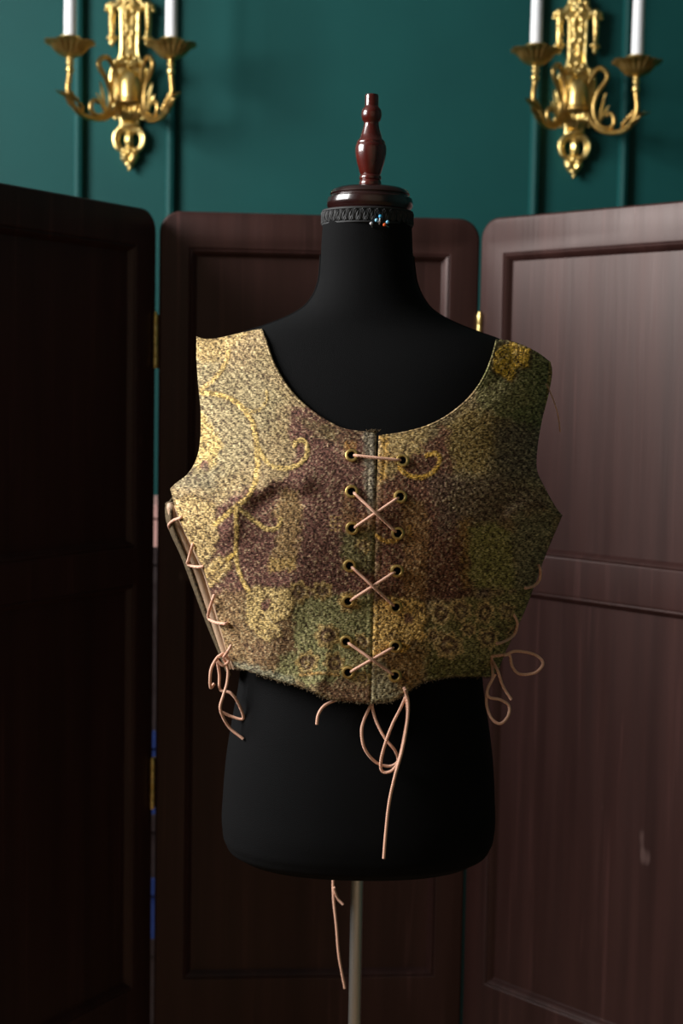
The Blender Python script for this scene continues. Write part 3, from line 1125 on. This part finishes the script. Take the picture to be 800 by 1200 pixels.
        line([(276, 594), (277, 622), (276, 650), (282, 676), (291, 692)], 4.2, (204, 170, 98))
        line([(275, 648), (266, 656)], 3.6, (216, 178, 92))
        line([(352, 791), (376, 789), (396, 791)], 2.6, (206, 160, 92), .8)
        area_([(404, 520), (416, 516), (420, 526), (408, 530)], (196, 140, 66), .5, 3, 6)
    else:
        put(np.ones(px.shape) * .9, (134, 112, 78))
        area_([(444, 508), (476, 504), (505, 494), (520, 505), (500, 560), (470, 575), (446, 560)], (158, 134, 82), .8, 6, 14)
        area_([(444, 512), (456, 512), (454, 560), (444, 572)], (190, 148, 70), .7, 3, 8)
        # olive-brown field of the chest
        area_([(500, 500), (545, 470), (600, 470), (640, 480), (634, 560), (600, 610), (520, 600), (500, 570)], (128, 112, 80), .85, 8, 26)
        area_([(512, 512), (545, 478), (580, 470), (590, 520), (560, 560), (525, 548)], (170, 142, 76), .6, 8, 30)
        area_([(570, 500), (640, 490), (632, 560), (590, 570)], (98, 88, 74), .7, 8, 24)
        # shoulder: green ground, gold leaf
        area_([(575, 396), (650, 410), (648, 470), (632, 500), (560, 480), (556, 460)], (112, 116, 70), .85, 6, 16)
        area_([(545, 462), (600, 440), (628, 470), (560, 490)], (146, 134, 88), .4, 6, 20)
        gleaf([(584, 404), (600, 402), (620, 410), (620, 430), (606, 432), (600, 446), (582, 438), (576, 424)], (212, 170, 62))
        # maroon ground with a brown stripe
        area_([(443, 570), (500, 520), (520, 500), (530, 540), (520, 600), (556, 620), (556, 700), (520, 708), (443, 706)], (108, 68, 54), .9, 5, 18)
        area_([(470, 586), (496, 586), (502, 610), (500, 704), (472, 704)], (142, 104, 62), .85, 4, 9)
        area_([(502, 560), (600, 560), (640, 590), (600, 616), (520, 616)], (104, 84, 68), .7, 8, 24)
        area_([(540, 612), (552, 606), (552, 690), (542, 690)], (156, 120, 60), .6, 4, 14)
        # green patches
        area_([(550, 620), (580, 606), (604, 622), (606, 690), (560, 694), (548, 680)], (136, 132, 74), .9, 5, 18)
        area_([(596, 600), (655, 600), (630, 690), (604, 700)], (116, 112, 84), .85, 6, 18)
        area_([(556, 690), (575, 686), (576, 702), (558, 702)], (96, 72, 80), .6, 4, 8)
        area_([(496, 712), (560, 700), (630, 690), (590, 790), (500, 800), (490, 760)], (132, 124, 76), .95, 5, 16)
        area_([(500, 764), (520, 756), (548, 776), (590, 772), (582, 792), (500, 796)], (92, 90, 46), .7, 6, 16)
        for (cx, cy, r0) in ((516, 718, 14), (540, 716, 14), (568, 718, 13), (594, 716, 11), (526, 756, 17), (572, 748, 14), (600, 742, 9), (548, 738, 9), (508, 744, 9)):
            rosette(cx, cy, r0, (190, 162, 108), (104, 78, 60), .9)
        # gold leaf beside the front edge
        area_([(436, 770), (500, 756), (496, 800), (440, 800)], (140, 104, 58), .8, 5, 12)
        gleaf([(437, 706), (460, 700), (496, 706), (502, 722), (494, 736), (500, 748), (484, 752), (470, 758), (452, 766), (436, 770)], (224, 184, 106))
        blob(478, 724, 6, 9, MAROON, .85)
        blob(462, 748, 10, 5, UMBER, .5)
        gleaf([(470, 752), (482, 756), (476, 764), (466, 766)], (206, 158, 62))
        area_([(434, 786), (446, 776), (470, 800), (482, 806), (460, 826), (434, 830)], (150, 144, 112), .85, 4, 8)
        area_([(462, 796), (490, 790), (482, 808), (466, 808)], (150, 112, 62), .7, 3, 8)
        # vines
        line([(468, 548), (478, 557), (496, 559), (510, 550), (515, 538), (509, 531), (500, 534)], 4.4, (214, 168, 70))
        line([(441, 628), (450, 634), (462, 634), (467, 629)], 4, (196, 150, 66))
        area_([(476, 616), (484, 614), (482, 628), (476, 628)], (190, 146, 64), .6, 2, 4)
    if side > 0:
        col = col * np.array([1.22, 1.18, 1.20])  # right half lightened in its colour, making up for weak fill light
    # single threads: light and dark yarn floats
    rr = np.random.RandomState(5 + side).rand(*px.shape)
    big = vnoise(px / 2.3, py / 2.0, 91)
    lo = smooth(.52, .18, big * .7 + rr * .3)
    hi = smooth(.58, .88, big * .7 + rr * .3)
    col = col * (1 - 0.82 * lo[..., None]) + lin(DARK) * 0.82 * lo[..., None]
    col = col * (1 - 0.42 * hi[..., None]) + lin((236, 214, 166)) * 0.42 * hi[..., None]
    return col, rel, (big * .6 + rr * .4)


def curve_pts(knots, n):
    """knots: list of (v, [pts]) runs; returns n samples over v in 0..1 with arc-length inside each run"""
    out = np.zeros((n, 2))
    vv = np.linspace(0, 1, n)
    for (v0, v1, pts) in knots:
        c = np.array(vine(pts, 10))
        s = np.concatenate([[0], np.cumsum(np.hypot(*np.diff(c, axis=0).T))])
        s /= s[-1]
        k = (vv >= v0 - 1e-9) & (vv <= v1 + 1e-9)
        t = (vv[k] - v0) / (v1 - v0)
        out[k, 0], out[k, 1] = np.interp(t, s, c[:, 0]), np.interp(t, s, c[:, 1])
    return out


def coons(Lc, Rc, Bc, Tc):
    nv, nu = len(Lc), len(Bc)
    u = np.linspace(0, 1, nu)[None, :, None]
    v = np.linspace(0, 1, nv)[:, None, None]
    P = (1 - u) * Lc[:, None] + u * Rc[:, None] + (1 - v) * Bc[None] + v * Tc[None]
    P -= (1 - u) * (1 - v) * Lc[0] + u * (1 - v) * Rc[0] + (1 - u) * v * Lc[-1] + u * v * Rc[-1]
    return P


def cloth_panel(name, side, Lk, Rk, Bk, Tk, nu, nv):
    G = coons(curve_pts(Lk, nv), curve_pts(Rk, nv), curve_pts([(0, 1, Bk)], nu), curve_pts([(0, 1, Tk)], nu))
    px, py = G[..., 0], G[..., 1]
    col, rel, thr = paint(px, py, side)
    W = cloth(px, py, 0.0)
    # thread relief: raised motifs and single floats
    W[..., 1] -= 0.0007 * rel + 0.0009 * (thr - 0.5)
    # slightly rolled edge all round
    eu = np.minimum(np.arange(nu), np.arange(nu)[::-1])[None, :]
    ev = np.minimum(np.arange(nv), np.arange(nv)[::-1])[:, None]
    e = np.minimum(eu, ev)
    W[..., 1] += 0.0014 * np.exp(-(e / 1.8) ** 2)
    # hem line of stitching set in from the edges
    W[..., 1] += 0.0004 * np.exp(-((e - 8) / 1.3) ** 2)
    V = W.reshape(-1, 3) - np.array([AX, MY, bodice.location.z])
    idx = np.arange(nu * nv).reshape(nv, nu)
    q = np.stack([idx[:-1, :-1], idx[:-1, 1:], idx[1:, 1:], idx[1:, :-1]], -1).reshape(-1, 4)
    if side > 0:
        q = q[:, ::-1]
    me = bpy.data.meshes.new(name)
    me.from_pydata(V.tolist(), [], q.tolist())
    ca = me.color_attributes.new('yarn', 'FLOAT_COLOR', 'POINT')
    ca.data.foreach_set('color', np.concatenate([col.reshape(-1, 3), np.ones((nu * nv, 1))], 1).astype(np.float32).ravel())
    uvl = me.uv_layers.new(name='weave')
    li = np.zeros(len(me.loops), dtype=np.int32)
    me.loops.foreach_get('vertex_index', li)
    uvs = np.stack([px.ravel() / 1000, -py.ravel() / 1000], -1)[li]
    uvl.data.foreach_set('uv', uvs.astype(np.float32).ravel())
    me.materials.append(M['tapestry'])
    me.polygons.foreach_set('use_smooth', [True] * len(me.polygons))
    o = bpy.data.objects.new(name, me)
    COL.objects.link(o)
    o.parent = bodice
    md = o.modifiers.new('thickness', 'SOLIDIFY')
    md.thickness = 0.0028
    md.offset = -1.0
    return o


NECK_L = [(441, 506), (433, 506), (407, 503), (388, 495), (365, 480), (342, 458), (323, 428), (313, 400), (307, 385)]
SH_L = [(230, 394), (240, 397), (255, 396), (277, 391), (294, 387), (307, 385)]
ARM_L = [(199, 573), (206, 566), (219, 556), (229, 540), (234, 519), (235, 484), (232, 451), (230, 420), (230, 394)]
SIDE_L = [(274, 782), (266, 764), (258, 736), (248, 699), (238, 667), (222, 635), (209, 607), (199, 573)]
HEM_L = [(274, 782), (291, 787), (324, 798), (357, 807), (372, 814), (384, 820), (412, 823), (434, 825)]
fp = cloth_panel('front_panel', -1, [(0, .42, SIDE_L), (.42, 1, ARM_L)], [(0, .6, [(434, 825), (437, 720), (440, 600), (441, 506)]), (.6, 1, NECK_L)], HEM_L, SH_L, 205, 380)
tag(fp, 'brightly lit left front half with gold vines on tan and maroon ground')
NECK_R = [(443.6, 510), (472, 506), (501, 498), (527, 484), (550, 464), (566, 441), (576, 416), (581, 397)]
SH_R = [(645, 424), (630, 413), (612, 404), (596, 399), (581, 397)]
ARM_R = [(659, 604), (651, 594), (636, 567), (629, 549), (630, 523), (635, 493), (643, 461), (647, 437), (645, 424)]
SIDE_R = [(573, 794), (584, 785), (592, 765), (612, 723), (625, 690), (638, 654), (659, 604)]
HEM_R = [(573, 794), (550, 793), (528, 794), (508, 797), (495, 801), (478, 811), (460, 822), (434, 825)]
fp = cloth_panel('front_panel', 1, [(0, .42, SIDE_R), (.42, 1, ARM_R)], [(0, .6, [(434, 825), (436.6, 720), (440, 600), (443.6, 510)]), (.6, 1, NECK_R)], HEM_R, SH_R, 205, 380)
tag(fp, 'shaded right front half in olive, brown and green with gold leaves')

# back panel: wraps round behind the form and comes forward to the side lacing
rows, cols = 90, 120
me_v, me_f = [], []
for i in range(rows):
    v = i / (rows - 1)
    py0 = 784 + (398 - 784) * v
    for j in range(cols):
        t = -1 + 2 * j / (cols - 1)
        py = py0
        if py0 < 590:
            arm = np.interp(py0, [398, 451, 500, 540, 575, 592], [188, 184, 182, 184, 190, 204])
            k = min(0.995, arm / float(side_a(py0)))
            tm = math.asin(k)
        else:
            tm = math.radians(90 + (18 if t < 0 else 3))
        if py0 < 590:
            tm0 = math.radians(90 + (18 if t < 0 else 3))
            f = min(1.0, max(0.0, (py0 - 580) / 10.0))
            tm = tm + (tm0 - tm) * f
        th = t * tm
        py = py0 + 40 * max(0, 1 - (t / 0.6) ** 2) * v ** 6 + (0 if t < 0 else 18 * v ** 4 * t)
        sx = math.sin(th)
        b = float(vb(py)) * 0.001 * 0.95 + 0.004
        Y = MY + b * math.copysign(abs(math.cos(th)) ** 0.9, math.cos(th))
        px = axis(py) + float(side_a(py)) * sx * (0.988 if t < 0 else 0.945)
        p = at(px, py, MY)
        me_v.append((p.x, Y, p.z))
for i in range(rows - 1):
    for j in range(cols - 1):
        a = i * cols + j
        me_f.append((a, a + 1, a + cols + 1, a + cols))
bk = MB().add(me_v, me_f).build('back_panel', M['tweed'], bodice)
md = bk.modifiers.new('thickness', 'SOLIDIFY')
md.thickness = 0.0028
tag(bk, 'brown tweed-like back of the bodice')

# tan piping down the open left side
pip = [(199.5, 589), (203, 602), (210, 621), (222, 648), (235, 680), (247, 713), (258, 745), (266, 768), (271, 783)]
pts = [at(x, y, MY - .041) for x, y in pip]
cp = catmull(pts, 8)
MB().tube(cp, [0.0034 + 0.0020 * min(1, k / 3) for k in range(len(cp))], 12).build('piping', M['tan'], bodice)
pip2 = [(206, 592), (212, 610), (226, 640), (240, 672), (251, 708), (261, 742), (269, 768), (275, 784)]
MB().tube(catmull([at(x, y, MY - .046) for x, y in pip2], 8), 0.0022, 10).build('piping', M['tan'], bodice)


def surf(px, py, lift):
    p = cloth(np.array([float(px)]), np.array([float(py)]), 0.0)[0]
    return at(px, py, p[1] - lift)


# eyelets in two rows beside the front opening
EL = [(412, 533.5), (412, 576), (412.5, 619), (409.6, 663), (408, 704.6), (405.5, 752), (408, 788)]
ER = [(471.5, 539.5), (469, 582), (466, 625), (465, 669), (463.6, 711.5), (463, 757.5), (462.6, 792)]
for x, y in EL + ER:
    c = surf(x, y, 0.0022)
    dx = (surf(x + 5, y, 0) - surf(x - 5, y, 0)).normalized()
    dz = (surf(x, y - 5, 0) - surf(x, y + 5, 0)).normalized()
    nr = dx.cross(dz).normalized()
    if nr.y > 0:
        nr = -nr
    dz = nr.cross(dx)
    m = MB()
    prof = [(.0036, -.0018), (.0037, .0004), (.0043, .0014), (.0054, .0016), (.0066, .0009), (.0070, -.0004), (.0064, -.0014)]
    vs, fs = [], []
    for r_, h in prof:
        for k in range(28):
            a = 2 * PI * k / 28
            vs.append(c + (dx * math.cos(a) + dz * math.sin(a)) * r_ + nr * h)
    for i in range(len(prof) - 1):
        for k in range(28):
            a, b = i * 28 + k, i * 28 + (k + 1) % 28
            fs.append((a, b, b + 28, a + 28))
    e = m.add(vs, fs).build('eyelet', M['brass'], bodice)
    m = MB()
    vs = [c - nr * .0004 + (dx * math.cos(2 * PI * k / 20) + dz * math.sin(2 * PI * k / 20)) * .0040 for k in range(20)]
    vs += [v - nr * .0012 for v in vs]
    m.add(vs, [tuple(range(20)), tuple(range(20, 40))] + [(k, (k + 1) % 20, 20 + (k + 1) % 20, 20 + k) for k in range(20)]).build('eyelet_hole', M['hole'], e, smooth=False)

CR_ = 0.00165


def lace(pts3, name='lace', r=CR_):
    return MB().tube(catmull(pts3, 8), r, 9).build(name, M['cord'], bodice)


def cross(a, b, lift):
    pts = []
    for t in (0, .06, .2, .5, .8, .94, 1):
        x, y = a[0] + (b[0] - a[0]) * t, a[1] + (b[1] - a[1]) * t
        l = {0: .000, .06: .0032, .2: .0045, .5: .0048 + lift, .8: .0045, .94: .0032, 1: .000}[t]
        pts.append(surf(x, y, l))
    lace(pts)


sh = lambda p, s: (p[0] + s * 2.0, p[1])
cross(sh(EL[0], 1), sh(ER[0], -1), 0.001)
for i in (1, 3, 5):
    cross((EL[i + 1][0] + 2.2, EL[i + 1][1] - .5), (ER[i][0] - 2, ER[i][1] + 1), 0.0)
    cross((EL[i][0] + 2, EL[i][1] + 1), (ER[i + 1][0] - 2, ER[i + 1][1] - 1.5), 0.0032)


def hang(pxs, y0, name='lace_end', dy=None, root=None):
    """free hanging cord; y0 = depth plane in metres, dy = optional small swing per point"""
    pts = [at(x, y, y0 + (dy[i] if dy else 0.003 * math.sin(i * 1.3))) for i, (x, y) in enumerate(pxs)]
    if root:                                     # the end that comes out through the cloth
        pts = [surf(root[0], root[1], -.001), surf(root[0], root[1], .0035)] + pts
    return lace(pts, name)


FYf = MY - 0.122
hang([(437, 815), (434.5, 825), (427, 842), (423.5, 857), (427, 877), (440, 893), (456, 898), (466, 892), (463, 880), (451, 865), (441, 846), (436, 828), (437, 815)], FYf + .004, 'lace_loop')
hang([(473, 806), (476, 812), (470, 828), (460, 848), (451, 872), (446, 893), (448, 904), (457, 904), (465, 896), (470, 880), (474, 860), (477, 838), (476, 815)], FYf - .002, 'lace_loop')
hang([(474, 808), (478, 822), (477, 846), (471, 880), (463, 908), (456, 940), (452, 975), (449.5, 1006)], FYf - .006)
hang([(404, 818), (392, 821), (380, 827), (373, 837), (371, 849)], FYf + .004)

LYs = MY - 0.05
hang([(270, 757), (264, 768), (256, 769), (248, 782), (246, 796), (247, 806), (251, 801)], LYs - .006, 'lace_loop')
hang([(262, 772), (267, 784), (266, 800), (262, 814), (258, 829), (262, 842), (270, 854), (285, 866)], LYs - .012)
hang([(254, 772), (257, 790), (258, 808), (270, 812), (279, 824), (285, 842), (272, 840), (259, 834)], LYs - .004, 'lace_loop')
hang([(256, 770), (262, 766), (268, 774), (262, 780), (255, 775)], LYs - .014, 'lace_knot')
RYs = MY - 0.04
hang([(592, 767), (605, 763), (626, 767), (636, 777), (627, 788), (609, 790), (600, 781), (597, 768), (590, 768)], MY - .075, 'lace_loop', root=(577, 769))
hang([(583, 786), (589, 804), (599, 820)], MY - .085, root=(577, 775))
hang([(577, 794), (571, 808), (570, 826), (576, 842), (586, 848), (595, 839), (596, 827), (586, 820), (573, 817), (571, 808), (580, 790)], MY - .085, 'lace_loop', root=(576, 777))


def stitch(pts, offs):
    lace([at(x, y, MY - o) for (x, y), o in zip(pts, offs)], 'side_lacing')


def sd(x, y):
    return MY - surf(x, y, 0).y


stitch([(214, 605), (211, 607), (203, 610), (198, 615), (199, 619)], [.075, .078, .062, .042, .03])
stitch([(226, 637), (225, 641), (221, 655), (220, 661), (228, 664), (237, 664), (241, 662)], [.078, .08, .062, .05, .062, .078, .07])
stitch([(251, 697), (249, 703), (245, 716), (244, 724), (251, 729), (263, 731), (267, 730)], [.082, .084, .064, .052, .064, .088, .08])
stitch([(271, 756), (267, 763), (262, 770)], [.086, .086, .062])
stitch([(631, 662), (633, 668), (632, 679), (626, 686), (616, 689), (614, 687)], [sd(628, 664) - .002, sd(628, 668) + .006, sd(628, 676) + .008, sd(622, 686) + .006, sd(616, 689) + .003, sd(614, 687) - .002])
stitch([(601, 719), (604, 724), (606, 732), (602, 744), (592, 751), (583, 754), (581, 752)], [sd(601, 719) - .002, sd(602, 724) + .004, sd(602, 732) + .007, sd(598, 744) + .007, sd(590, 750) + .005, sd(583, 753) + .003, sd(581, 752) - .002])
stitch([(575, 768), (577, 776), (580, 782)], [sd(575, 768) - .001, sd(577, 776) + .004, sd(576, 780) + .006])

# back laces that hang down behind the pole
hang([(388, 985), (390, 1015), (390.5, 1050), (394, 1085), (397, 1120), (404, 1158)], MY + .128)
hang([(408, 990), (409, 1012), (407, 1030)], MY + .13)
hang([(391, 1040), (395, 1052), (402, 1060)], MY + .126)
# a loose thread at the right armhole and frayed yarn along the cut edges
ty = surf(641, 452, 0).y
MB().tube(catmull([surf(639, 450, .0005), surf(641.5, 453, .002)] + [at(x, y, ty - .016) for x, y in ((648, 468), (653, 484), (655, 496), (656, 506))], 6), 0.0007, 6).build('loose_thread', M['cord'], bodice)
rn = random.Random(3)
m = MB()
edge = vine(HEM_L, 10) + vine(HEM_R, 10) + [(440 + rn.uniform(-10, 3), 507) for _ in range(30)]
for (x, y) in edge:
    for _ in range(2):
        x1, y1 = x + rn.uniform(-2, 2), y + rn.uniform(-2, 0)
        sgn = 1 if y > 700 else -1
        a = surf(x1, y1, -.001)
        b = surf(x1 + rn.uniform(-3, 3), y1 + sgn * rn.uniform(0.5, 3), rn.uniform(-.001, .003))
        mid = (a + b) / 2 + Vector((rn.uniform(-.001, .001), -.001, 0))
        m.tube([a, mid, b], 0.00028, 4)
fr = m.build('frayed_yarn', M['tweed'], bodice)
fr['kind'] = 'stuff'
